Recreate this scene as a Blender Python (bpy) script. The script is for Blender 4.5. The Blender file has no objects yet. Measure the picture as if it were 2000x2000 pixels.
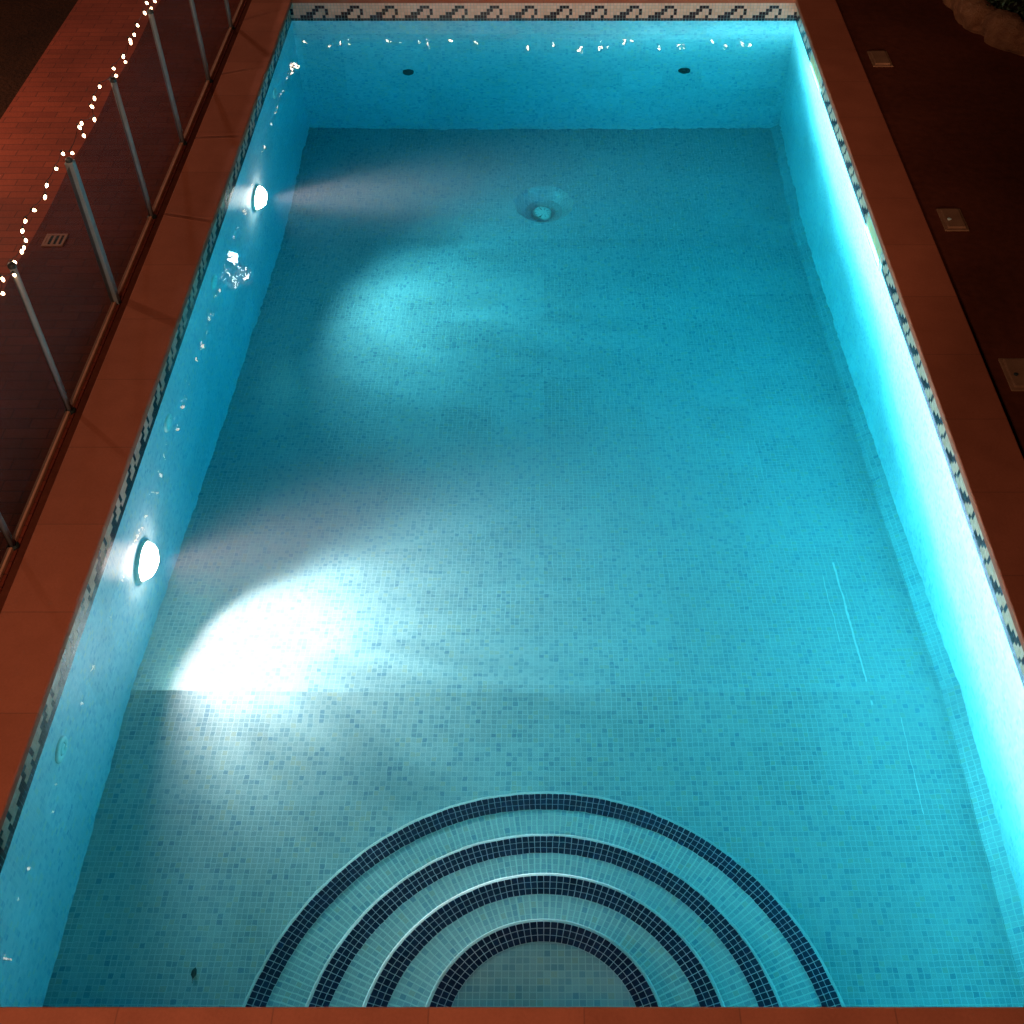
import bpy, bmesh, math, random
from mathutils import Vector, Matrix
R = math.radians
rnd = random.Random(7)
scene = bpy.context.scene
col = scene.collection

# ------------------------------------------------------------------ helpers
class MB:
    """collects quads / ngons with metre UVs and builds ONE mesh object"""
    def __init__(s): s.v=[]; s.f=[]; s.uv=[]; s.m=[]; s.c=[]
    def face(s, pts, uv=None, m=0, c=0.5):
        b=len(s.v); s.v += [tuple(p) for p in pts]
        s.f.append(tuple(range(b,b+len(pts))))
        s.uv.append(uv if uv else [(p[0],p[1]) for p in pts]); s.m.append(m); s.c.append(c)
    def box(s, x0,y0,z0,x1,y1,z1, m=0, c=.5):
        P=lambda x,y,z:(x,y,z)
        F=s.face
        F([P(x0,y0,z1),P(x1,y0,z1),P(x1,y1,z1),P(x0,y1,z1)],[(x0,y0),(x1,y0),(x1,y1),(x0,y1)],m,c)
        F([P(x0,y1,z0),P(x1,y1,z0),P(x1,y0,z0),P(x0,y0,z0)],[(x0,y1),(x1,y1),(x1,y0),(x0,y0)],m,c)
        F([P(x0,y0,z0),P(x1,y0,z0),P(x1,y0,z1),P(x0,y0,z1)],[(x0,z0),(x1,z0),(x1,z1),(x0,z1)],m,c)
        F([P(x1,y1,z0),P(x0,y1,z0),P(x0,y1,z1),P(x1,y1,z1)],[(x1,z0),(x0,z0),(x0,z1),(x1,z1)],m,c)
        F([P(x0,y1,z0),P(x0,y0,z0),P(x0,y0,z1),P(x0,y1,z1)],[(y1,z0),(y0,z0),(y0,z1),(y1,z1)],m,c)
        F([P(x1,y0,z0),P(x1,y1,z0),P(x1,y1,z1),P(x1,y0,z1)],[(y0,z0),(y1,z0),(y1,z1),(y0,z1)],m,c)
    def tube(s, pts, r, n=8, m=0, caps=True):
        pts=[Vector(p) for p in pts]; rings=[]
        for i,p in enumerate(pts):
            t=(pts[min(i+1,len(pts)-1)]-pts[max(i-1,0)]).normalized()
            a=t.orthogonal().normalized() if abs(t.z)<.95 else Vector((1,0,0))
            a=(a-t*a.dot(t)).normalized(); b=t.cross(a)
            rr=r[i] if isinstance(r,(list,tuple)) else r
            rings.append([p+(a*math.cos(2*math.pi*k/n)+b*math.sin(2*math.pi*k/n))*rr for k in range(n)])
        for i in range(len(rings)-1):
            for k in range(n):
                s.face([rings[i][k],rings[i][(k+1)%n],rings[i+1][(k+1)%n],rings[i+1][k]],m=m)
        if caps:
            s.face(rings[0][::-1],m=m); s.face(rings[-1],m=m)
    def lathe(s, prof, n=32, m=0, M=Matrix()):
        """prof: (radius, height) along local z"""
        for (r0,h0),(r1,h1) in zip(prof,prof[1:]):
            for k in range(n):
                a,b=2*math.pi*k/n,2*math.pi*(k+1)/n
                q=[(r0*math.cos(a),r0*math.sin(a),h0),(r0*math.cos(b),r0*math.sin(b),h0),
                   (r1*math.cos(b),r1*math.sin(b),h1),(r1*math.cos(a),r1*math.sin(a),h1)]
                if r0<1e-6: q=q[1:]
                elif r1<1e-6: q=q[:3]
                s.face([M@Vector(p) for p in q],m=m)
    def build(s, name, mats, parent=None, smooth=False, loc=None, merge=True, bevel=0):
        me=bpy.data.meshes.new(name); me.from_pydata(s.v,[],s.f)
        me.uv_layers.new(name='UVMap'); me.color_attributes.new('tone','FLOAT_COLOR','CORNER')
        uvl=me.uv_layers['UVMap']; ca=me.color_attributes['tone']
        li=0
        for pi,f in enumerate(s.f):
            for k in range(len(f)):
                uvl.data[li].uv=s.uv[pi][k]; c=s.c[pi]; ca.data[li].color=(c,c,c,1); li+=1
        mats=mats if isinstance(mats,(list,tuple)) else [mats]
        for m in mats: me.materials.append(m)
        for p,mi in zip(me.polygons,s.m): p.material_index=mi
        if merge:
            bm=bmesh.new(); bm.from_mesh(me); bmesh.ops.remove_doubles(bm,verts=bm.verts,dist=1e-5)
            bm.to_mesh(me); bm.free()
        if smooth:
            for p in me.polygons: p.use_smooth=True
        me.update()
        o=bpy.data.objects.new(name,me); col.objects.link(o)
        if parent: o.parent=parent
        if loc: o.location=loc
        if bevel:
            b=o.modifiers.new('bevel','BEVEL'); b.width=bevel; b.segments=3; b.limit_method='ANGLE'; b.angle_limit=R(50)
        return o

def tag(o,label=None,cat=None,group=None,kind=None):
    if label: o['label']=label
    if cat: o['category']=cat
    if group: o['group']=group
    if kind: o['kind']=kind
    return o
def empty(name,loc=(0,0,0),rz=0):
    o=bpy.data.objects.new(name,None); col.objects.link(o); o.location=loc; o.rotation_euler.z=rz
    o.empty_display_size=.1
    return o
def copy_tree(o,parent=None):
    c=o.copy(); col.objects.link(c)
    if parent: c.parent=parent
    for ch in list(o.children): copy_tree(ch,c)
    return c

# ------------------------------------------------------------------ materials
def mat(name, base=(.5,.5,.5), rough=.6, metal=0, spec=.5):
    m=bpy.data.materials.new(name); m.use_nodes=True
    b=m.node_tree.nodes['Principled BSDF']
    b.inputs['Base Color'].default_value=(*base,1); b.inputs['Roughness'].default_value=rough
    b.inputs['Metallic'].default_value=metal; b.inputs['Specular IOR Level'].default_value=spec
    return m
class NT:
    def __init__(s,m): s.t=m.node_tree; s.n=s.t.nodes; s.l=s.t.links; s.b=s.n.get('Principled BSDF')
    def node(s,t,**k):
        n=s.n.new(t)
        for a,v in k.items(): setattr(n,a,v)
        return n
    def link(s,a,b): s.l.new(a,b)
    def math(s,op,a,b=None,c=None):
        n=s.node('ShaderNodeMath',operation=op)
        for i,v in enumerate((a,b,c)):
            if v is None: continue
            if isinstance(v,(int,float)): n.inputs[i].default_value=v
            else: s.link(v,n.inputs[i])
        return n.outputs[0]
    def mix(s,f,a,b,mode='MIX'):
        n=s.node('ShaderNodeMix',data_type='RGBA',blend_type=mode)
        for i,v in ((0,f),(6,a),(7,b)):
            if isinstance(v,(int,float)): n.inputs[i].default_value=v
            elif isinstance(v,tuple): n.inputs[i].default_value=(*v,1) if len(v)==3 else v
            else: s.link(v,n.inputs[i])
        return n.outputs[2]
    def noise(s,vec,scale,detail=3,rough=.55):
        n=s.node('ShaderNodeTexNoise'); n.inputs['Scale'].default_value=scale
        n.inputs['Detail'].default_value=detail; n.inputs['Roughness'].default_value=rough
        if vec is not None: s.link(vec,n.inputs['Vector'])
        return n.outputs['Fac']
    def ramp(s,fac,stops,interp='LINEAR'):
        n=s.node('ShaderNodeValToRGB'); n.color_ramp.interpolation=interp
        e=n.color_ramp.elements
        while len(e)<len(stops): e.new(.5)
        for el,(p,c) in zip(e,stops): el.position=p; el.color=(*c,1)
        s.link(fac,n.inputs[0]); return n.outputs[0]
    def bump(s,h,strength=.3,dist=.01):
        n=s.node('ShaderNodeBump'); n.inputs['Strength'].default_value=strength; n.inputs['Distance'].default_value=dist
        s.link(h,n.inputs['Height']); s.link(n.outputs[0],s.b.inputs['Normal'])

def mosaic(name, pitch=.025, grout=.065, gv=None, gain=1.0, gmin=(.36,.40,.39), gmax=(.58,.60,.58)):
    """pale blue glass mosaic: every tile its own tone, paper-sheet tone drift, light grout"""
    m=mat(name,rough=.35); t=NT(m)
    uv=t.node('ShaderNodeUVMap',uv_map='UVMap').outputs[0]
    sep=t.node('ShaderNodeSeparateXYZ'); t.link(uv,sep.inputs[0])
    def cell(p):
        cu=t.math('FLOOR',t.math('DIVIDE',sep.outputs[0],p)); cv=t.math('FLOOR',t.math('DIVIDE',sep.outputs[1],p))
        cb=t.node('ShaderNodeCombineXYZ'); t.link(cu,cb.inputs[0]); t.link(cv,cb.inputs[1]); return cb.outputs[0]
    c=cell(pitch)
    wn=t.node('ShaderNodeTexWhiteNoise',noise_dimensions='2D'); t.link(c,wn.inputs['Vector'])
    sheet=t.node('ShaderNodeTexWhiteNoise',noise_dimensions='2D'); t.link(cell(pitch*13),sheet.inputs['Vector'])
    # clusters: some areas hold more of the darker tiles
    cl=t.noise(c,.16,2); v=t.math('ADD',wn.outputs[0],t.math('MULTIPLY',t.math('SUBTRACT',cl,.5),.36))
    tone=t.ramp(v,[(p_,tuple(x*gain for x in c_)) for p_,c_ in ((0,(.37,.37,.32)),(.06,(.34,.375,.375)),(.20,(.305,.355,.36)),(.34,(.35,.385,.39)),(.48,(.29,.345,.36)),(.62,(.325,.37,.375)),(.74,(.26,.325,.345)),(.87,(.22,.295,.33)),(.95,(.205,.283,.325)),(.985,(.175,.255,.31)))],'CONSTANT')
    sh=t.math('MULTIPLY_ADD',sheet.outputs[0],.16,.92)
    tone=t.mix(1.0,tone,sh,'MULTIPLY')
    fu=t.math('FRACT',t.math('DIVIDE',sep.outputs[0],pitch)); fv=t.math('FRACT',t.math('DIVIDE',sep.outputs[1],pitch))
    eu=t.math('MINIMUM',fu,t.math('SUBTRACT',1,fu)); ev=t.math('MINIMUM',fv,t.math('SUBTRACT',1,fv))
    g=t.math('MAXIMUM',t.math('LESS_THAN',eu,grout),t.math('LESS_THAN',ev,gv or grout))
    # worn grout: some joints whiter than others
    gn=t.noise(uv,1.7,3); gc=t.mix(gn,gmin,gmax)
    colr=t.mix(g,tone,gc)
    t.link(colr,t.b.inputs['Base Color'])
    return m

def tile_tone(name, a, b, rough=.25):
    m=mat(name,rough=rough); t=NT(m)
    at=t.node('ShaderNodeAttribute',attribute_name='tone')
    t.link(t.mix(at.outputs['Fac'],a,b),t.b.inputs['Base Color']); return m

def mottled(name, a, b, scale=4, rough=.8, bump=.25, detail=5, spec=.3, bdist=.004):
    m=mat(name,rough=rough,spec=spec); t=NT(m)
    tc=t.node('ShaderNodeTexCoord').outputs['Object']
    n=t.noise(tc,scale,detail); n2=t.noise(tc,scale*14,3)
    f=t.math('MULTIPLY_ADD',n2,.35,t.math('MULTIPLY',n,.65))
    t.link(t.ramp(f,[(.32,a),(.68,b)]),t.b.inputs['Base Color'])
    if bump: t.bump(n2,bump,bdist)
    return m

M={}
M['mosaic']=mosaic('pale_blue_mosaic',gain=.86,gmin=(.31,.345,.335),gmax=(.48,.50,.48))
M['wall_mosaic']=mosaic('bounce_lit_wall_mosaic',gain=1.68,gmin=(.5,.55,.55),gmax=(.66,.7,.7))  # same tile as the floor, lightened to hold bounced pool light in its colour
M['tread_mosaic']=mosaic('step_tread_mosaic',grout=.12,gv=.035,gmin=(.38,.43,.40),gmax=(.64,.68,.63))
M['grout']=mottled('pale_grout',(.30,.32,.30),(.40,.42,.40),6,.8,.1)
M['nosing_grout']=mottled('white_grout',(.58,.56,.56),(.72,.70,.70),6,.8,.1)
M['dark_tile']=tile_tone('navy_mosaic_tile',(.007,.009,.032),(.020,.019,.05))
M['brown_tile']=tile_tone('dark_brown_mosaic_tile',(.022,.010,.014),(.050,.026,.034))
M['white_tile']=tile_tone('cream_mosaic_tile',(.76,.46,.33),(.88,.57,.43))
def coping_mat():
    m=mat('terracotta_coping',rough=.75,spec=.25); t=NT(m)
    uv=t.node('ShaderNodeUVMap',uv_map='UVMap').outputs[0]
    tc=t.node('ShaderNodeTexCoord').outputs['Object']
    sep=t.node('ShaderNodeSeparateXYZ'); t.link(uv,sep.inputs[0])
    cu=t.math('DIVIDE',sep.outputs[0],.5)
    wn=t.node('ShaderNodeTexWhiteNoise',noise_dimensions='1D'); t.link(t.math('FLOOR',cu),wn.inputs['W'])
    n=t.noise(tc,5,6); n2=t.noise(tc,90,3)
    n3=t.noise(tc,1.3,4)
    f=t.math('ADD',t.math('MULTIPLY',n,.36),t.math('ADD',t.math('MULTIPLY',n2,.22),t.math('ADD',t.math('MULTIPLY',wn.outputs[0],.12),t.math('MULTIPLY',n3,.34))))
    c=t.ramp(f,[(.28,(.31,.074,.036)),(.72,(.53,.136,.068))])
    fr=t.math('FRACT',cu); e=t.math('MINIMUM',fr,t.math('SUBTRACT',1,fr))
    j=t.math('LESS_THAN',e,.005)
    c=t.mix(t.math('MULTIPLY',j,.55),c,(.20,.06,.035))
    t.link(c,t.b.inputs['Base Color']); t.bump(t.math('ADD',n2,t.math('MULTIPLY',j,-.5)),.25,.003)
    return m
M['coping']=coping_mat()
def paving_mat():
    m=mat('red_brick_paving',rough=.8,spec=.25); t=NT(m)
    tc=t.node('ShaderNodeTexCoord').outputs['Object']
    b=t.node('ShaderNodeTexBrick'); t.link(tc,b.inputs['Vector'])
    b.inputs['Scale'].default_value=1; b.inputs['Brick Width'].default_value=.22; b.inputs['Row Height'].default_value=.072
    b.inputs['Mortar Size'].default_value=.004; b.inputs['Mortar Smooth'].default_value=.4; b.inputs['Bias'].default_value=0
    b.inputs['Color1'].default_value=(.185,.028,.013,1); b.inputs['Color2'].default_value=(.235,.037,.016,1); b.inputs['Mortar'].default_value=(.115,.020,.010,1)
    n=t.noise(tc,2.2,6); n2=t.noise(tc,70,3)
    c=t.mix(1.0,b.outputs['Color'],t.math('MULTIPLY_ADD',n,.9,.55),'MULTIPLY')
    c=t.mix(1.0,c,t.math('MULTIPLY_ADD',n2,.5,.75),'MULTIPLY')
    t.link(c,t.b.inputs['Base Color']); t.bump(t.math('SUBTRACT',n2,b.outputs['Fac']),.35,.004)
    return m
M['paving']=paving_mat()
M['ground']=mottled('dark_bare_soil',(.09,.019,.010),(.19,.042,.021),1.3,.95,.8,8,.1)
M['plastic_white']=mottled('pale_pool_plastic',(.62,.70,.62),(.70,.76,.68),9,.45,0)
M['flap']=mottled('greenish_lit_skimmer_plastic',(.84,.80,.46),(.90,.86,.54),7,.5,0)  # greenish plastic, its colour brightened for pool light leaking through the skimmer
M['lid']=mottled('sandy_plastic_lid',(.24,.10,.05),(.37,.165,.088),9,.7,.2)
M['dark_plastic']=mottled('dark_grey_plastic',(.025,.03,.03),(.045,.05,.05),20,.5,0)
M['alu']=mottled('grey_painted_aluminium',(.22,.21,.20),(.30,.29,.28),12,.45,.05)
M['rail']=mottled('weathered_base_rail',(.52,.20,.11),(.68,.29,.17),18,.6,.2)
M['wire']=mat('dark_green_wire',(.012,.014,.010),.6)
M['stone']=mottled('reddish_planter_stone',(.24,.08,.036),(.56,.22,.10),9,.95,1.0,10,bdist=.03)
M['soil']=mottled('planter_soil',(.03,.018,.012),(.06,.035,.02),20,.95,.8)
M['pole']=mottled('dark_lamp_metal',(.03,.03,.03),(.05,.05,.05),20,.5,0)
def leaf_mat():
    m=mat('dark_green_leaf',rough=.5); t=NT(m)
    at=t.node('ShaderNodeAttribute',attribute_name='tone')
    t.link(t.ramp(at.outputs['Fac'],[(0,(.020,.035,.010)),(.6,(.050,.075,.022)),(1,(.11,.12,.045))]),t.b.inputs['Base Color']); return m
M['leaf']=leaf_mat()
def mesh_mat():
    m=mat('black_safety_mesh',(.020,.017,.017),.7); t=NT(m)
    uv=t.node('ShaderNodeUVMap',uv_map='UVMap').outputs[0]
    n=t.noise(uv,600,1)
    t.b.inputs['Specular IOR Level'].default_value=.05
    tr=t.node('ShaderNodeBsdfTransparent'); mx=t.node('ShaderNodeMixShader')
    t.link(t.math('MULTIPLY_ADD',n,.2,.50),mx.inputs[0]); t.link(tr.outputs[0],mx.inputs[1]); t.link(t.b.outputs[0],mx.inputs[2])
    out=[x for x in t.n if x.type=='OUTPUT_MATERIAL'][0]; t.link(mx.outputs[0],out.inputs['Surface'])
    return m
M['mesh']=mesh_mat()
def emit(name,c,s,sampling='AUTO'):
    m=bpy.data.materials.new(name); m.use_nodes=True; t=m.node_tree
    t.nodes.remove(t.nodes['Principled BSDF']); e=t.nodes.new('ShaderNodeEmission')
    e.inputs[0].default_value=(*c,1); e.inputs[1].default_value=s
    t.links.new(e.outputs[0],[x for x in t.nodes if x.type=='OUTPUT_MATERIAL'][0].inputs['Surface'])
    m.cycles.emission_sampling=sampling
    return m
M['bulb']=emit('warm_fairy_bulb',(1,.60,.34),22)
M['bulb_bunch']=emit('warm_fairy_bulb_bright',(1,.72,.50),36)
M['lens']=emit('lit_lamp_lens',(1,.52,.45),95,'FRONT')
M['streetbulb']=emit('lit_street_lamp',(1,.92,.82),42,'NONE')
def water_mat():
    m=mat('pool_water',(1,1,1),0); t=NT(m)
    t.b.inputs['IOR'].default_value=1.333; t.b.inputs['Transmission Weight'].default_value=1
    tc=t.node('ShaderNodeTexCoord').outputs['Object']
    mp=t.node('ShaderNodeMapping'); t.link(tc,mp.inputs[0]); mp.inputs['Scale'].default_value=(1,.75,1)
    n=t.noise(mp.outputs[0],5.5,2,.5); n2=t.noise(mp.outputs[0],17,2,.5)
    h=t.math('MULTIPLY_ADD',n2,.34,n)
    t.bump(h,1.0,.0015)
    ab=t.node('ShaderNodeVolumeAbsorption'); ab.inputs['Density'].default_value=1.0; ab.inputs['Color'].default_value=(.07,.874,.936,1)
    sc=t.node('ShaderNodeVolumeScatter'); sc.inputs['Density'].default_value=.0045; sc.inputs['Color'].default_value=(.42,.92,1,1); sc.inputs['Anisotropy'].default_value=.1
    ad=t.node('ShaderNodeAddShader'); t.link(ab.outputs[0],ad.inputs[0]); t.link(sc.outputs[0],ad.inputs[1])
    out=[x for x in t.n if x.type=='OUTPUT_MATERIAL'][0]; t.link(ad.outputs[0],out.inputs['Volume'])
    return m
M['water']=water_mat()

# ------------------------------------------------------------------ dimensions (metres, water level z=0)
X=2.0; Y0,Y1=1.36,9.10; ZT=.125; CT=.165; CI=1.966; CO=2.275
def zf(y): return -1.05 if y<3.2 else max(-2.0,-1.05-.215*(y-3.2))
YB=3.2+.95/.215

# ------------------------------------------------------------------ ground, path, water
GZ=.116; g=MB(); o_=CO-.02
for (a,b,c,d) in ((-70,-60,-o_,90),(o_,-60,70,90),(-o_,-60,o_,Y0-.27),(-o_,Y1+.27,o_,90)):
    g.face([(a,b,GZ),(c,b,GZ),(c,d,GZ),(a,d,GZ)])
tag(g.build('ground',M['ground']),kind='structure')
M['lawn']=mottled('dark_lawn',(.018,.006,.003),(.040,.012,.005),2.5,.95,1.0,9,.1,.02)
l=MB(); l.face([(-40,-20,GZ+.006),(-3.655,-20,GZ+.006),(-3.655,60,GZ+.006),(-40,60,GZ+.006)])
tag(l.build('lawn',M['lawn']),kind='structure')
p=MB(); p.box(-3.66,-4,.0,-2.335,24,.126)
tag(p.build('path',M['paving']),kind='structure')
w=MB(); e=.006
w.box(-X-e,Y0-e,-2.35,X+e,Y1+e,0)
tag(w.build('water',M['water']),kind='structure')

# ------------------------------------------------------------------ the pool
pool=tag(empty('swimming_pool',(0,Y0,0)),'long rectangular pool lined with pale blue mosaic under a terracotta rim','swimming pool')
def pbuild(mb,name,mats,parent=pool,**k):
    o=mb.build(name,mats,None,**k)
    o.parent=parent
    # parents stand at (0,Y0,0): keep world coordinates
    o.matrix_parent_inverse=Matrix.Translation((0,-Y0,0)) if parent is pool else Matrix()
    return o
f=MB(); ch=.07
ys=[Y0,2.0,2.6,3.2]+[3.2+(YB-3.2)*k/8 for k in range(1,9)]
def strip(xa,xb,ya,yb,dza=0,dzb=0):
    f.face([(xa,ya,zf(ya)+dza),(xb,ya,zf(ya)+dzb),(xb,yb,zf(yb)+dzb),(xa,yb,zf(yb)+dza)],[(xa,ya),(xb,ya),(xb,yb),(xa,yb)])
for ya,yb in zip(ys,ys[1:]+[Y1][:0]):
    strip(-X+ch,X-ch,ya,yb)
allY=ys+[Y1]
for ya,yb in zip(allY,allY[1:]):
    strip(-X,-X+ch,ya,yb,0,0); strip(X-ch,X,ya,yb,0,ch)
# deep end with a round drain dish
hy0,hy1,dc,dr=YB,8.45,(0,8.06),.235
strip(-X+ch,-.4,YB,Y1); strip(.4,X-ch,YB,Y1); strip(-.4,.4,hy1,Y1)
N=48
def sq(a):
    c,s=math.cos(a),math.sin(a); k=[]
    if c>1e-9:k.append(.4/c)
    if c<-1e-9:k.append(-.4/c)
    if s>1e-9:k.append((hy1-dc[1])/s)
    if s<-1e-9:k.append((hy0-dc[1])/s)
    k=min(k); return (dc[0]+c*k,dc[1]+s*k,-2.0)
corn=[math.atan2(y-dc[1],x) for x in(-.4,.4) for y in(hy0,hy1)]
an=sorted([-math.pi+2*math.pi*k/N for k in range(N)]+corn)
def cir(a,r,z): return (dc[0]+r*math.cos(a),dc[1]+r*math.sin(a),z)
for a,b in zip(an,an[1:]+[an[0]+2*math.pi]):
    f.face([cir(a,dr,-2),sq(a),sq(b),cir(b,dr,-2)])
    for (r0,z0),(r1,z1) in (((dr,-2),(.215,-2.04)),((.215,-2.04),(.15,-2.12)),((.15,-2.12),(.07,-2.14))):
        f.face([cir(a,r1,z1),cir(a,r0,z0),cir(b,r0,z0),cir(b,r1,z1)])
f.face([cir(a,.07,-2.14) for a in an])
pbuild(f,'floor',M['mosaic'])
s=MB()
for (xs,ya,yb) in ((1.578,3.12,4.10),(1.50,3.52,4.0),(1.70,2.55,3.05)):
    n=6
    for k in range(n):
        a=ya+(yb-ya)*k/n; b=ya+(yb-ya)*(k+1)/n; wd=.0045 if xs==1.578 else .0018
        s.face([(xs-wd,a,zf(a)+.003),(xs+wd,a,zf(a)+.003),(xs+wd,b,zf(b)+.003),(xs-wd,b,zf(b)+.003)])
pbuild(s,'grout_line',M['nosing_grout'])

WT=.2
def wallbox(a):
    m=MB(); m.box(*a); return m
skY=[(7.94,8.33),(5.77,6.15)]; SZ0,SZ1=-.075,.084      # skimmer mouths in the right wall
walls={}
walls['left']=wallbox((-X-WT,Y0-WT,-2.15,-X,Y1+WT,ZT))
walls['far']=wallbox((-X,Y1,-2.15,X,Y1+WT,ZT))
walls['near']=wallbox((-X,Y0-WT,-2.15,X,Y0,ZT))
walls['right']=wallbox((X,Y0-WT,-2.15,X+WT,Y1+WT,ZT))
wo={k:pbuild(m,'wall',M['wall_mosaic']) for k,m in walls.items()}

# frieze: real mosaic tiles standing 2.5 mm proud, wave motif 11 tiles long
WAVE={4:[5,6,7],3:[4,5,8],2:[2,3,4,8],1:[0,1,2,3,7]}
P=.025; GT=.0011
def frieze(n,to3,skip=None,off=0):
    m=MB()
    back=.0012; zb=-.052
    for r in range(-2,5):
        for c in range(n):
            u0,u1=c*P,(c+1)*P; v0,v1=r*P+.001,(r+1)*P+.001
            if r==4: v1=ZT
            if skip and skip(u0,v0,u1,v1): continue
            dark=(r<0) or (r==0) and False
            k=(c+off)%11
            if r<=-1: dark=True
            elif k in WAVE.get(r+1 if r<4 else 99,[]): dark=True
            j=.0004
            a=[(u0+GT+rnd.uniform(-j,j),v0+GT),(u1-GT+rnd.uniform(-j,j),v0+GT),(u1-GT+rnd.uniform(-j,j),v1-GT),(u0+GT+rnd.uniform(-j,j),v1-GT)]
            d=.0025+rnd.uniform(0,.0006)
            m.face([to3(u,v,d) for u,v in a],m=1 if dark else 2,c=rnd.random())
            # tile edges
            for q in range(4):
                (ua,va),(ub,vb)=a[q],a[(q+1)%4]
                m.face([to3(ua,va,0.0004),to3(ub,vb,.0004),to3(ub,vb,d),to3(ua,va,d)],m=1 if dark else 2)
    # grout bed
    L=n*P
    if not skip:
        m.face([to3(0,-2*P,back),to3(L,-2*P,back),to3(L,ZT,back),to3(0,ZT,back)],m=0)
    else:
        for c in range(n):
            for r in range(-2,5):
                u0,u1=c*P,(c+1)*P; v0,v1=r*P+.001,min((r+1)*P+.001,ZT)
                if not skip(u0,v0,u1,v1): m.face([to3(u0,v0,back),to3(u1,v0,back),to3(u1,v1,back),to3(u0,v1,back)],m=0)
    return m
fm=[M['grout'],M['brown_tile'],M['white_tile']]
def fr(name_wall,m):
    o=pbuild(m,'frieze',fm,parent=wo[name_wall],merge=False); return o
nS=int((Y1-Y0)/P); nF=int(2*X/P)
fr('far',frieze(nF,lambda u,v,d:(-X+u,Y1-d,v),off=8))
fr('left',frieze(nS,lambda u,v,d:(-X+d,Y0+u,v)))
fr('right',frieze(nS,lambda u,v,d:(X-d,Y1-u,v),skip=lambda u0,v0,u1,v1:any(Y1-u1<b+.03 and Y1-u0>a-.03 for a,b in skY) and v0<.10))
fr('near',frieze(nF,lambda u,v,d:(X-u,Y0+d,v)))

# coping strips: slabs overhanging the wall, rounded edges
def coping(corners,uvf):
    m=MB(); (x0,y0,x1,y1)=corners
    m.box(x0,y0,ZT+.001,x1,y1,CT)
    m.uv=[[uvf(m.v[i]) for i in fa] for fa in m.f]
    return pbuild(m,'coping',M['coping'],bevel=.008)
coping((-CO,Y1-.024,CO,Y1+.29),lambda v:(v[0],v[1]))
coping((-CO,Y0-.28,CO,Y0+.026),lambda v:(v[0]+.37,v[1]))
coping((-CO,Y0+.0262,-CI,Y1-.0242),lambda v:(v[1],v[0]))
coping((CI,Y0+.0262,CO,Y1-.0242),lambda v:(v[1]+7.3,v[0]))

# ------------------------------------------------------------------ round steps
C0=(0,1.39)
RINGS=[(1.203,-.84),(.925,-.63),(.68,-.42),(.43,-.21)]
for i,(Rr,z) in enumerate(RINGS):
    m=MB(); N=96; zb=RINGS[i-1][1] if i else -1.05
    rin=RINGS[i+1][0] if i<3 else 0
    A=[math.pi*k/N for k in range(N+1)]
    pt=lambda r,a,zz:(C0[0]+r*math.cos(a),C0[1]+r*math.sin(a)-(.02 if math.sin(a)<1e-6 else 0),zz)
    b=.010
    for a,c in zip(A,A[1:]):
        uvr=lambda r,q:(q*Rr,r)
        m.face([pt(Rr,a,zb-.02),pt(Rr,c,zb-.02),pt(Rr,c,z-b),pt(Rr,a,z-b)],[(a*Rr,zb),(c*Rr,zb),(c*Rr,z),(a*Rr,z)],0)
        m.face([pt(Rr,a,z-b),pt(Rr,c,z-b),pt(Rr-.004,c,z-.003),pt(Rr-.004,a,z-.003)],None,1)
        m.face([pt(Rr-.004,a,z-.003),pt(Rr-.004,c,z-.003),pt(Rr-.014,c,z),pt(Rr-.014,a,z)],None,1)
        if i<3:
            rm=(rin+Rr)/2
            m.face([pt(Rr-.014,a,z),pt(Rr-.014,c,z),pt(rin-.01,c,z),pt(rin-.01,a,z)],[(a*rm,Rr),(c*rm,Rr),(c*rm,rin),(a*rm,rin)],0)
    if i==3:
        tp=[pt(Rr-.014,a,z) for a in A]
        m.face(tp,[(v[0],v[1]) for v in tp],2)
    so=pbuild(m,'step',[M['tread_mosaic'],M['grout'],M['mosaic']])
    nz=MB(); r0=Rr-.014
    nt=int(round(math.pi*r0/.0262))
    for row in range(3):
        ra=r0-.0255*row-.0014; rb=ra-.0227
        for k in range(nt):
            a0=math.pi*k/nt+.0015/r0; a1=math.pi*(k+1)/nt-.0015/r0
            zt=z+.0028+rnd.uniform(0,.0005)
            tp=[(C0[0]+r*math.cos(q),C0[1]+r*math.sin(q),zt) for r,q in ((ra,a0),(ra,a1),(rb,a1),(rb,a0))]
            bt=[(x,y,z+.0005) for x,y,_ in tp]
            c=rnd.random()
            nz.face(tp,m=1,c=c)
            for q in range(4): nz.face([bt[q],bt[(q+1)%4],tp[(q+1)%4],tp[q]],m=1,c=c)
    for k in range(nt):
        a0,a1=math.pi*k/nt,math.pi*(k+1)/nt
        nz.face([(C0[0]+r*math.cos(q),C0[1]+r*math.sin(q),z+.0012) for r,q in ((r0,a0),(r0,a1),(r0-.0765,a1),(r0-.0765,a0))],m=0)
    pbuild(nz,'nosing',[M['nosing_grout'],M['dark_tile']],parent=so,merge=False)

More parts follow.
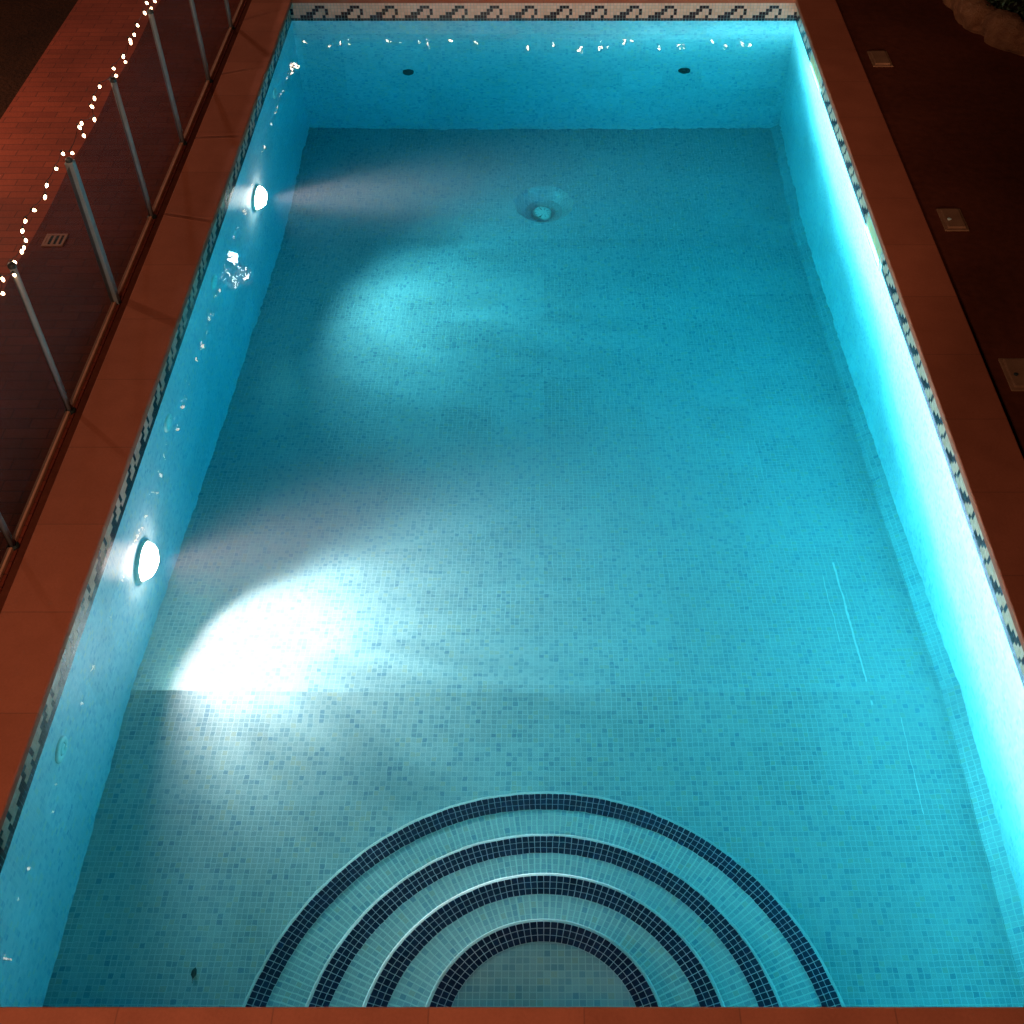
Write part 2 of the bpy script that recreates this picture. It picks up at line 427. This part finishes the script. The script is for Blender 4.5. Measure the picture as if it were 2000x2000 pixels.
# ------------------------------------------------------------------ underwater lamps
MX=Matrix.Rotation(R(90),4,'Y')     # local +z -> world +x
def pool_lamp(loc,label):
    t=tag(empty('pool_lamp',loc),label,'underwater lamp','underwater lamps in the left pool wall')
    m=MB(); m.lathe([(.124,0),(.124,.014),(.119,.020),(.112,.021),(.110,.014),(.110,.0)],40,M=MX); m.build('flange',M['plastic_white'],t,smooth=True)
    m=MB(); m.lathe([(.109,.010),(.106,.028),(.094,.048),(.072,.064),(.042,.074),(.016,.079),(0,.080)],36,M=MX); m.build('lens',M['lens'],t,smooth=True)
    return t
LAMPS=[((-X,3.75,-.60),'lit lamp close above the blazing white patch on the pool floor'),
       ((-X,7.06,-.72),'lit lamp in the deep end near the round floor drain')]
def beam(loc,power,main,flood,cut,wexp,lobe,gh,gv,down,damp,dsig,soft,prism,red=1.0):
    """sealed-beam pool lamp: a flat strong lobe along `main` (azimuth, elevation) and a wide flood along `flood` that ends at `cut`"""
    d=bpy.data.lights.new('beam','SPOT'); d.energy=power; d.color=(1,1,1); d.spot_size=R(176); d.spot_blend=0
    d.shadow_soft_size=.07
    dv=lambda az,el:Vector((math.cos(az)*math.cos(el),math.sin(az)*math.cos(el),math.sin(el)))
    rot=dv(*main).to_track_quat('-Z','Y'); loc2=rot.inverted()@dv(*flood)
    d.use_nodes=True; t=d.node_tree; em=[n for n in t.nodes if n.type=='EMISSION'][0]
    tc=t.nodes.new('ShaderNodeTexCoord'); sp=t.nodes.new('ShaderNodeSeparateXYZ'); t.links.new(tc.outputs['Normal'],sp.inputs[0])
    def ma(op,*ab):
        n=t.nodes.new('ShaderNodeMath'); n.operation=op
        for i,v in enumerate(ab):
            if isinstance(v,(int,float)): n.inputs[i].default_value=v
            else: t.links.new(v,n.inputs[i])
        return n.outputs[0]
    dt=t.nodes.new('ShaderNodeVectorMath'); dt.operation='DOT_PRODUCT'; t.links.new(tc.outputs['Normal'],dt.inputs[0]); dt.inputs[1].default_value=loc2
    cs=ma('MAXIMUM',dt.outputs['Value'],0.0)
    mr=t.nodes.new('ShaderNodeMapRange'); mr.interpolation_type='SMOOTHSTEP'
    mr.inputs['From Min'].default_value=math.cos(cut); mr.inputs['From Max'].default_value=math.cos(cut-R(soft))
    t.links.new(cs,mr.inputs['Value'])
    wide=ma('POWER',cs,wexp)
    # the hot patch the reflector throws down on the floor
    d3=t.nodes.new('ShaderNodeVectorMath'); d3.operation='DOT_PRODUCT'; t.links.new(tc.outputs['Normal'],d3.inputs[0]); d3.inputs[1].default_value=rot.inverted()@dv(*down)
    hot=ma('MULTIPLY',ma('POWER',ma('MAXIMUM',d3.outputs['Value'],0.0),2.0/(dsig*dsig)),damp)
    # prism pattern of the pressed glass lens
    mp=t.nodes.new('ShaderNodeMapping'); mp.inputs['Scale'].default_value=(9,3.2,3); mp.inputs['Rotation'].default_value=(0,0,.35); t.links.new(tc.outputs['Normal'],mp.inputs[0])
    nz=t.nodes.new('ShaderNodeTexNoise'); nz.inputs['Scale'].default_value=1.6; nz.inputs['Detail'].default_value=4; t.links.new(mp.outputs[0],nz.inputs['Vector'])
    pr=ma('MAXIMUM',ma('MULTIPLY_ADD',nz.outputs['Fac'],prism,1-prism*.5),.1)
    wide=ma('MULTIPLY',ma('MULTIPLY',ma('ADD',wide,hot),pr),mr.outputs[0])
    gx=ma('POWER',ma('ABSOLUTE',ma('DIVIDE',sp.outputs[0],gh)),2.0); gy=ma('POWER',ma('ABSOLUTE',ma('DIVIDE',sp.outputs[1],gv)),1.25)
    g_=ma('POWER',2.718,ma('MULTIPLY',ma('ADD',gx,gy),-1.0))
    fw=ma('LESS_THAN',sp.outputs[2],0.0)
    nar=ma('MULTIPLY',ma('MULTIPLY',g_,lobe),fw)
    def tint(v,c):
        n=t.nodes.new('ShaderNodeCombineXYZ')
        for i in range(3): t.links.new(ma('MULTIPLY',v,c[i]),n.inputs[i])
        return n.outputs[0]
    ad=t.nodes.new('ShaderNodeVectorMath'); ad.operation='ADD'
    t.links.new(tint(wide,(LAMPC[0]*red,*LAMPC[1:])),ad.inputs[0]); t.links.new(tint(nar,(LOBEC[0]*red,*LOBEC[1:])),ad.inputs[1])
    t.links.new(ad.outputs[0],em.inputs['Color']); em.inputs['Strength'].default_value=1
    o=bpy.data.objects.new('beam',d); col.objects.link(o)
    o.location=(loc[0]+.090,loc[1],loc[2]); o.rotation_mode='QUATERNION'; o.rotation_quaternion=rot
    return o
LAMPC=(1,.222,.200); LOBEC=(2.0,.24,.215)
BEAMS=[dict(power=2420,main=(R(0),R(6.5)),flood=(R(-21),R(-7)),cut=R(66),wexp=1.15,lobe=90,gh=.42,gv=.060,down=(R(-20),R(-58)),damp=1.3,dsig=.22,soft=21,prism=1.7),
       dict(power=2250,main=(R(-2),R(7.5)),flood=(R(-13),R(-8)),cut=R(64),wexp=1.1,lobe=66,gh=.30,gv=.055,down=(R(-24),R(-54)),damp=.16,dsig=.48,soft=24,prism=1.2,red=.78)]
for (loc,lab),kw in zip(LAMPS,BEAMS):
    t=pool_lamp(loc,lab); beam(loc,**kw)

# ------------------------------------------------------------------ inlets, outlets, drain
def inlet(loc,label):
    t=tag(empty('return_inlet',loc),label,'return inlet','return inlets along the left pool wall')
    m=MB(); m.lathe([(.062,0),(.062,.008),(.054,.013),(.034,.014),(.030,.008),(.030,.002)],32,M=MX); m.build('ring',M['plastic_white'],t,smooth=True)
    m=MB(); m.lathe([(.030,.004),(.026,.013),(.013,.018),(.011,.010),(0,.009)],24,M=MX); m.build('nozzle',M['plastic_white'],t,smooth=True)
for y,z,l in ((2.55,-.27,'large pale wall inlet nearest the viewer, below the nearer lamp'),
            (4.54,-.29,'pale wall inlet just beyond the nearer lamp'),
            (5.79,-.30,'pale wall inlet on the nearer side of the deep end lamp'),
            (8.13,-.30,'small wall inlet beyond the deep end lamp by the far corner')):
    inlet((-X,y,z),l)
MY=Matrix.Rotation(R(90),4,'X')     # local +z -> world -y
for x,z,l in ((-1.11,-1.0,'dark round outlet low in the far wall on the side of the lamps'),(1.15,-.97,'dark round outlet low in the far wall toward the skimmers')):
    t=tag(empty('wall_outlet',(x,Y1,z)),l,'pool outlet','dark outlets in the far pool wall')
    m=MB(); m.lathe([(.048,0),(.048,.010),(.042,.016),(.036,.014),(.034,.006)],28,M=MY); m.build('ring',M['dark_plastic'],t,smooth=True)
    m=MB(); m.lathe([(.034,.005),(.015,.007),(0,.007)],24,M=MY); m.build('grille',M['dark_plastic'],t)
t=tag(empty('floor_drain',(dc[0]-.01,dc[1]-.02,-2.14)),'round pale drain cover sunk in a dish in the deep floor','drain')
m=MB(); m.lathe([(.082,0),(.082,.022),(.076,.028),(.03,.030),(0,.030)],36); m.build('cover',M['plastic_white'],t,smooth=True)
m=MB()
for k in range(10):
    a=2*math.pi*k/10; u=Vector((math.cos(a),math.sin(a),0)); v=Vector((-u.y,u.x,0))*.0025
    m.face([u*.03-v+Vector((0,0,.0315)),u*.065-v+Vector((0,0,.0305)),u*.065+v+Vector((0,0,.0305)),u*.03+v+Vector((0,0,.0315))])
m.build('slot',M['dark_plastic'],t)

t=tag(empty('fallen_leaf',(-1.425,1.85,-1.046)),'small dark fallen leaf lying on the pool floor left of the steps','leaf')
m=MB()
for a_,b_ in ((-1,1),(1,1)):
    m.face([(0,-.022,.002),(a_*.011,-.006,.006),(a_*.009,.010,.007),(0,.024,.003)])
m.build('blade',M['dark_plastic'],t); m=MB(); m.tube([(0,-.040,.002),(0,-.022,.002)],.0012,5); m.build('stalk',M['dark_plastic'],t)

# ------------------------------------------------------------------ skimmers and their lids
for (a,b),l in zip(skY,('pale green skimmer mouth at the far end of the right wall','larger looking pale green skimmer mouth midway along the right wall')):
    t=tag(empty('pool_skimmer',(X,(a+b)/2,0)),l,'skimmer','skimmers at the waterline of the right wall')
    h=(b-a)/2; m=MB()
    fw=.022
    m.box(-.012,-h-fw,SZ0-fw,0,h+fw,SZ0); m.box(-.012,-h-fw,SZ1,0,h+fw,SZ1+fw)
    m.box(-.012,-h-fw,SZ0,0,-h,SZ1); m.box(-.012,h,SZ0,0,h+fw,SZ1)
    m.build('frame',M['plastic_white'],t,bevel=.004)
    m=MB(); m.box(-.006,-h,SZ0,-.001,h,SZ1-.004); 
    for q in (-.6,0,.6): m.box(-.009,q*h-.004,SZ0,-.006,q*h+.004,SZ1-.01)
    m.build('flap',M['flap'],t)
for (x,y,s_,hole,l) in ((2.445,8.14,.20,None,'plain sandy access lid on the ground beside the far skimmer'),
                       (2.46,6.03,.20,'plastic_white','sandy access lid with one white plug beside the nearer skimmer'),
                       (2.455,4.59,.22,'dark_plastic','sandy access lid with a dark finger hole at the right edge of the photo')):
    t=tag(empty('access_lid',(x,y,GZ)),l,'access lid','square access lids beside the right rim')
    m=MB(); h=s_/2; m.box(-h/2-.005,-h,0,h/2+.005,h,.022); m.build('lid',M['lid'],t,bevel=.006)
    m=MB(); m.box(-h/2-.022,-h-.018,0,h/2+.022,h+.018,.010); m.build('surround',M['lid'],t,bevel=.003)
    if hole:
        m=MB(); m.lathe([(.012,.0215),(.012,.026),(.006,.028),(0,.028)],16,M=Matrix.Translation((-.03,-.02,0))); m.build('finger_hole' if hole=='dark_plastic' else 'plug',M[hole],t)

# ------------------------------------------------------------------ safety fence round the pool
FX=-2.36; FY=10.62; FT=.985
fence=tag(empty('pool_fence',(FX,5.2,.1)),'low black mesh safety fence on grey posts hung with fairy lights','fence')
def fb(mb,name,m,parent=fence,**k):
    o=mb.build(name,m,None,**k); o.parent=parent
    o.matrix_parent_inverse=Matrix.Translation((-FX,-5.2,-.1)) if parent is fence else Matrix()
    return o
postY=[.0,.85,1.70,2.55,3.40,4.30,5.20,6.05,6.92,7.78,8.63,9.5,FY]
postX=[-1.85,-.95,-.05,.9,1.82,2.25]
def post(x,y,thick=False):
    m=MB()
    if thick: m.box(x-.021,y-.021,.112,x+.021,y+.021,FT)
    else: m.tube([(x,y,.112),(x,y,FT)],.0155,12)
    o=fb(m,'post',M['alu'],bevel=.004 if thick else 0,smooth=not thick)
    c=MB(); c.lathe([(.019,FT-.004),(.019,FT+.010),(.012,FT+.018),(0,FT+.020)],12,M=Matrix.Translation((x,y,0))); fb(c,'cap',M['pole'],parent=o,smooth=True)
    c=MB(); c.lathe([(.028,.124),(.028,.133),(.018,.141)],12,M=Matrix.Translation((x,y,0))); fb(c,'foot',M['wire'],parent=o)
for y in postY: post(FX,y,abs(y-5.2)<.01)
for x in postX: post(x,FY)
def panel(a,b):
    a=Vector(a);b=Vector(b);d=(b-a).normalized();n=Vector((-d.y,d.x,0))
    p0=a+d*.022;p1=b-d*.022;L=(p1-p0).length
    m=MB()
    segs=8
    for k in range(segs):
        s0,s1=k/segs,(k+1)/segs
        sag=lambda s_:-.018*4*s_*(1-s_)
        q0=p0.lerp(p1,s0);q1=p0.lerp(p1,s1)
        z0,z1=FT-.015+sag(s0),FT-.015+sag(s1)
        for off in (-.001,.001):
            pass
        m.face([(q0.x,q0.y,.146),(q1.x,q1.y,.146),(q1.x,q1.y,z1),(q0.x,q0.y,z0)],[(s0*L,0),(s1*L,0),(s1*L,z1),(s0*L,z0)])
    fb(m,'mesh_panel',M['mesh'])
    m=MB(); r=n*.011
    lo,hi=.127,.148
    c=[p0-r,p1-r,p1+r,p0+r]
    bt=[(v.x,v.y,lo) for v in c]; tp=[(v.x,v.y,hi) for v in c]
    m.face(tp); m.face(bt[::-1])
    for q in range(4): m.face([bt[q],bt[(q+1)%4],tp[(q+1)%4],tp[q]])
    fb(m,'bottom_rail',M['rail'],bevel=.003)
for a,b in zip(postY,postY[1:]): panel((FX,a,0),(FX,b,0))
xs=[FX]+postX
for a,b in zip(xs,xs[1:]): panel((a,FY,0),(b,FY,0))

# ------------------------------------------------------------------ fairy lights
LB=[(4.133,.961),(4.173,1.007),(4.287,.95),(4.351,.973),(4.419,.984),(4.444,.986),(4.508,.984),(4.517,1.028),(4.578,1.041),(4.668,1.04),(4.833,1.008),(4.884,1.04),(5.027,1.045),(5.173,1.042),(5.257,.998),(5.448,1.034),(5.459,.982),(5.47,1.044),(5.637,.977),(5.651,1.041),(5.733,1.045),(5.872,1.041),(6.077,1.001),(6.106,1.028),(6.264,1.021),(6.314,.967),(6.435,1.038),(6.485,.999),(6.576,1.005),(6.628,1.036),(6.834,1.019),(6.925,1.039),(6.948,.994),(7.04,1.003)]
y=1.5; near=[]
while y<4.05: near.append((y,rnd.uniform(.96,1.04))); y+=rnd.uniform(.08,.28)
y=7.15; far=[]
while y<FY-.12: far.append((y,rnd.uniform(.96,1.04))); y+=rnd.uniform(.10,.30)
left=near+LB+far
fx=[600,645,668,682,760,785,822,838,883,930,1032,1080,1132,1172,1186,1218,1232,1285,1325,1335,1387,1415,1450,1462]
farb=[((p_-1062)/256.2*1.24,rnd.uniform(.86,.96)) for p_ in fx]
bm_=MB(); bm_.lathe([(0,-.013),(.004,-.010),(.0068,-.004),(.0068,.002),(.004,.007),(.003,.010)],10)
bulb0=bm_.build('bulb',M['bulb'],smooth=True); bulbme=bulb0.data
cap=MB(); cap.lathe([(.004,.009),(.0045,.020),(0,.021)],8); cap0=cap.build('cap',M['wire'])
bpy.data.objects.remove(bulb0); capme=cap0.data; bpy.data.objects.remove(cap0)
bm2=MB(); bm2.lathe([(0,-.016),(.006,-.013),(.010,-.005),(.010,.003),(.006,.009),(.003,.012)],10)
b2=bm2.build('bulb',M['bulb_bunch'],smooth=True); bulbme2=b2.data; bpy.data.objects.remove(b2)
def string(points,label,loc,bunch=()):
    t=tag(empty('fairy_lights',loc),label,'fairy lights','fairy lights wound along the fence top')
    L=Vector(loc); m=MB(); pts=[]
    for p_ in points:
        p_=Vector(p_)-L; pts.append(p_+Vector((0,0,.02)))
    fine=[]
    for a,b in zip(pts,pts[1:]):
        for k in range(3):
            s_=k/3; q=a.lerp(b,s_); q.z-=.012*math.sin(math.pi*s_); fine.append(q)
    fine.append(pts[-1])
    m.tube(fine,.0014,5); m.build('wire',M['wire'],t)
    for k,p_ in enumerate(points):
        o=bpy.data.objects.new('bulb',bulbme2 if k in bunch else bulbme); col.objects.link(o); o.parent=t
        o.location=Vector(p_)-L; o.rotation_euler=(rnd.uniform(-.7,.7),rnd.uniform(-.7,.7),0)
        c=bpy.data.objects.new('cap',capme); col.objects.link(c); c.parent=o
bunch=[(FX+.03*rnd.uniform(-1,1),FY-.06+.04*rnd.uniform(-1,1),1.07+.05*rnd.uniform(-1,1)) for k in range(6)]
pl=[(FX+rnd.uniform(-.012,.012),y,z) for y,z in left]+bunch
string(pl,'warm fairy lights wound along the long side of the fence','%s'and(FX,5.2,FT),range(len(left),len(pl)))
string([(x,FY+rnd.uniform(-.02,.02),z) for x,z in farb],'warm fairy lights on the far fence, seen mirrored at the far end of the water',(0,FY,FT),range(len(farb)))

# ------------------------------------------------------------------ small things on the path, planter, shrub
t=tag(empty('drain_grate',(-2.872,5.80,.126)),'small square metal grate in the brick path behind the fence','drain grate')
m=MB(); h=.062
for q in ((-h,-h,h,-h+.014),(-h,h-.014,h,h),(-h,-h+.014,-h+.014,h-.014),(h-.014,-h+.014,h,h-.014)): m.box(q[0],q[1],0,q[2],q[3],.008)
m.build('frame',M['rail'],t)
m=MB(); m.box(-h+.014,-h+.014,0,h-.014,h-.014,.003)
m.build('tray',M['dark_plastic'],t)
m=MB()
for k in range(3): m.box(-h+.016+k*.032,-h+.016,.003,-h+.030+k*.032,h-.016,.007)
m.build('bar',M['rail'],t)

PC=(4.44,9.0,GZ)
t=tag(empty('stone_planter',PC),'rough reddish stone planter with a lumpy rim on dark ground','planter')
from mathutils import noise as mn
def rock(prof,name,mt,n=220):
    m=MB()
    def pp(k,r,h):
        a=2*math.pi*k/n; u=Vector((math.cos(a),math.sin(a),0))
        lump=abs(math.sin(a*9.5+1.1))**.7
        s_=r+(.075*lump-.04+.05*mn.noise(u*3)+.03*mn.noise(u*11+Vector((0,0,h*7)))+.030*abs(mn.noise(u*19+Vector((0,0,h*9))))+.022*mn.noise(u*34+Vector((0,0,h*21))))*(1 if r>.9 else 0)
        hh=h*(.75+.42*lump+.25*mn.noise(u*5))+.016*mn.noise(u*26+Vector((0,0,r*18)))*(1 if h>.03 else 0)
        return (s_*u.x,s_*u.y,hh)
    for (r0,h0),(r1,h1) in zip(prof,prof[1:]):
        for k in range(n):
            q=[pp(k,r0,h0),pp((k+1)%n,r0,h0),pp((k+1)%n,r1,h1),pp(k,r1,h1)]
            if r1<1e-6: q=q[:3]
            m.face(q)
    return m.build(name,mt,t,smooth=False)
rock([(1.27,0),(1.30,.04),(1.315,.09),(1.30,.14),(1.27,.175),(1.23,.195),(1.19,.20),(1.15,.19),(1.11,.17),(1.08,.13),(1.06,.09)],'rim',M['stone'])
rock([(1.07,.10),(.6,.13),(.0,.14)],'soil',M['soil'])
sh=tag(empty('garden_shrub',(3.80,8.86,GZ+.12)),'dense dark leafy shrub growing in the stone planter','shrub')
m=MB()
cl=[(rnd.uniform(-.52,.52),rnd.uniform(-.62,.62),rnd.uniform(.03,.34)) for k in range(74)]
for cx_,cy_,cz_ in cl:
    if math.hypot(cx_/.52,cy_/.62)>1: continue
    tone=rnd.uniform(.05,.75)
    for k in range(34):
        d=Vector((rnd.gauss(0,1),rnd.gauss(0,1),rnd.gauss(0,1))).normalized()
        c=Vector((cx_,cy_,cz_))+d*rnd.uniform(.02,.105)
        u=(d+Vector((rnd.gauss(0,.7),rnd.gauss(0,.7),rnd.gauss(0,.7)))).normalized(); v=u.orthogonal().normalized()
        v.rotate(Matrix.Rotation(rnd.uniform(0,6.28),3,u)); L=rnd.uniform(.035,.06); W=L*.32
        wv=u.cross(v)*.006
        m.face([c,c+u*L*.5+v*W+wv,c+u*L,c+u*L*.5-v*W+wv],m=0,c=max(0,min(1,tone+rnd.uniform(-.2,.3))))
m.build('foliage',M['leaf'],sh,merge=False)
m=MB()
for k in range(9):
    a=rnd.uniform(0,6.28); r_=rnd.uniform(.1,.32)
    m.tube([(0.03*math.cos(a),.03*math.sin(a),-.01),(r_*.5*math.cos(a),r_*.5*math.sin(a),.16),(r_*math.cos(a),r_*math.sin(a),.34)],[.012,.008,.004],6)
m.build('stem',M['soil'],sh)

# street lamp beyond the fence: what the water mirrors as the white glints
k=.70; SL=(-1.812*(1+k),5.673*(1+k),3.962*k)
t=tag(empty('street_lamp',(SL[0],SL[1],.05)),'tall lamp post beyond the fence, seen as white glints mirrored in the water','street lamp')
m=MB(); m.tube([(-.12,.06,0),(-.12,.06,SL[2]+.06)],[.035,.022],12); m.build('pole',M['pole'],t,smooth=True)
m=MB(); m.tube([(-.12,.06,SL[2]+.06),(0,0,SL[2]+.06)],[.016,.014],8); m.lathe([(0,SL[2]+.07),(.10,SL[2]+.055),(.13,SL[2]+.02),(.125,SL[2]+.018),(.02,SL[2]+.03)],20); m.build('shade',M['pole'],t)
for ox,oy,oz in ((-.10,.03,-.01),(.08,.06,-.02),(.0,-.09,.0),(.11,-.05,-.06),(-.03,.09,-.08)):
    m=MB(); m.lathe([(0,-.028),(.008,-.024),(.013,-.012),(.013,0),(.008,.010),(0,.012)],14,M=Matrix.Translation((ox,oy,SL[2]+oz))); m.build('bulb',M['streetbulb'],t,smooth=True)

# ------------------------------------------------------------------ light
def point(name,loc,power,color,size):
    d=bpy.data.lights.new(name,'POINT'); d.energy=power; d.color=color; d.shadow_soft_size=size
    o=bpy.data.objects.new(name,d); col.objects.link(o); o.location=loc; return o
WARM=(1,.68,.46)
point('house_lamp',(-1.5,-.5,4.0),415,WARM,.45)
point('garden_lamp',(-4.9,6.75,1.35),150,WARM,.04)
point('street_lamp_light',(SL[0],SL[1],SL[2]-.15),45,(1,.9,.8),.05)
d=bpy.data.lights.new('house_floodlight','SPOT'); d.energy=1350; d.color=(1,.66,.44); d.spot_size=R(29); d.spot_blend=1; d.shadow_soft_size=.08
o=bpy.data.objects.new('house_floodlight',d); col.objects.link(o); o.location=(1.1,-1.4,2.7)
o.rotation_euler=(Vector((.9,9.3,.1))-Vector(o.location)).to_track_quat('-Z','Y').to_euler()
wd=bpy.data.worlds.new('World'); scene.world=wd; wd.use_nodes=True
t=wd.node_tree; bg=[n for n in t.nodes if n.type=='BACKGROUND'][0]
sky=t.nodes.new('ShaderNodeTexSky'); sky.sky_type='NISHITA'; sky.sun_disc=False; sky.sun_elevation=R(-4); sky.sun_rotation=R(200)
t.links.new(sky.outputs[0],bg.inputs[0]); bg.inputs[1].default_value=.003

# ------------------------------------------------------------------ camera
F,PX,PY,W_=2250.,1062.,1000.,2000.
th=math.atan(2390/2250.)
cd=bpy.data.cameras.new('camera'); cam=bpy.data.objects.new('camera',cd); col.objects.link(cam)
cam.location=(0,0,3.962); cam.rotation_euler=(R(90)-th,0,0)
cd.sensor_width=36; cd.lens=36*F/W_; cd.shift_x=-(PX-W_/2)/W_; cd.clip_end=500; cd.clip_start=.05
scene.camera=cam

scene.view_settings.view_transform='Standard'; scene.view_settings.look='None'
scene.view_settings.exposure=0; scene.view_settings.gamma=1
cy=scene.cycles
cy.use_denoising=True; cy.max_bounces=14; cy.diffuse_bounces=6; cy.transmission_bounces=10; cy.glossy_bounces=6; cy.volume_bounces=1; cy.transparent_max_bounces=16
cy.sample_clamp_indirect=8; cy.caustics_reflective=True; cy.caustics_refractive=True; cy.blur_glossy=.3
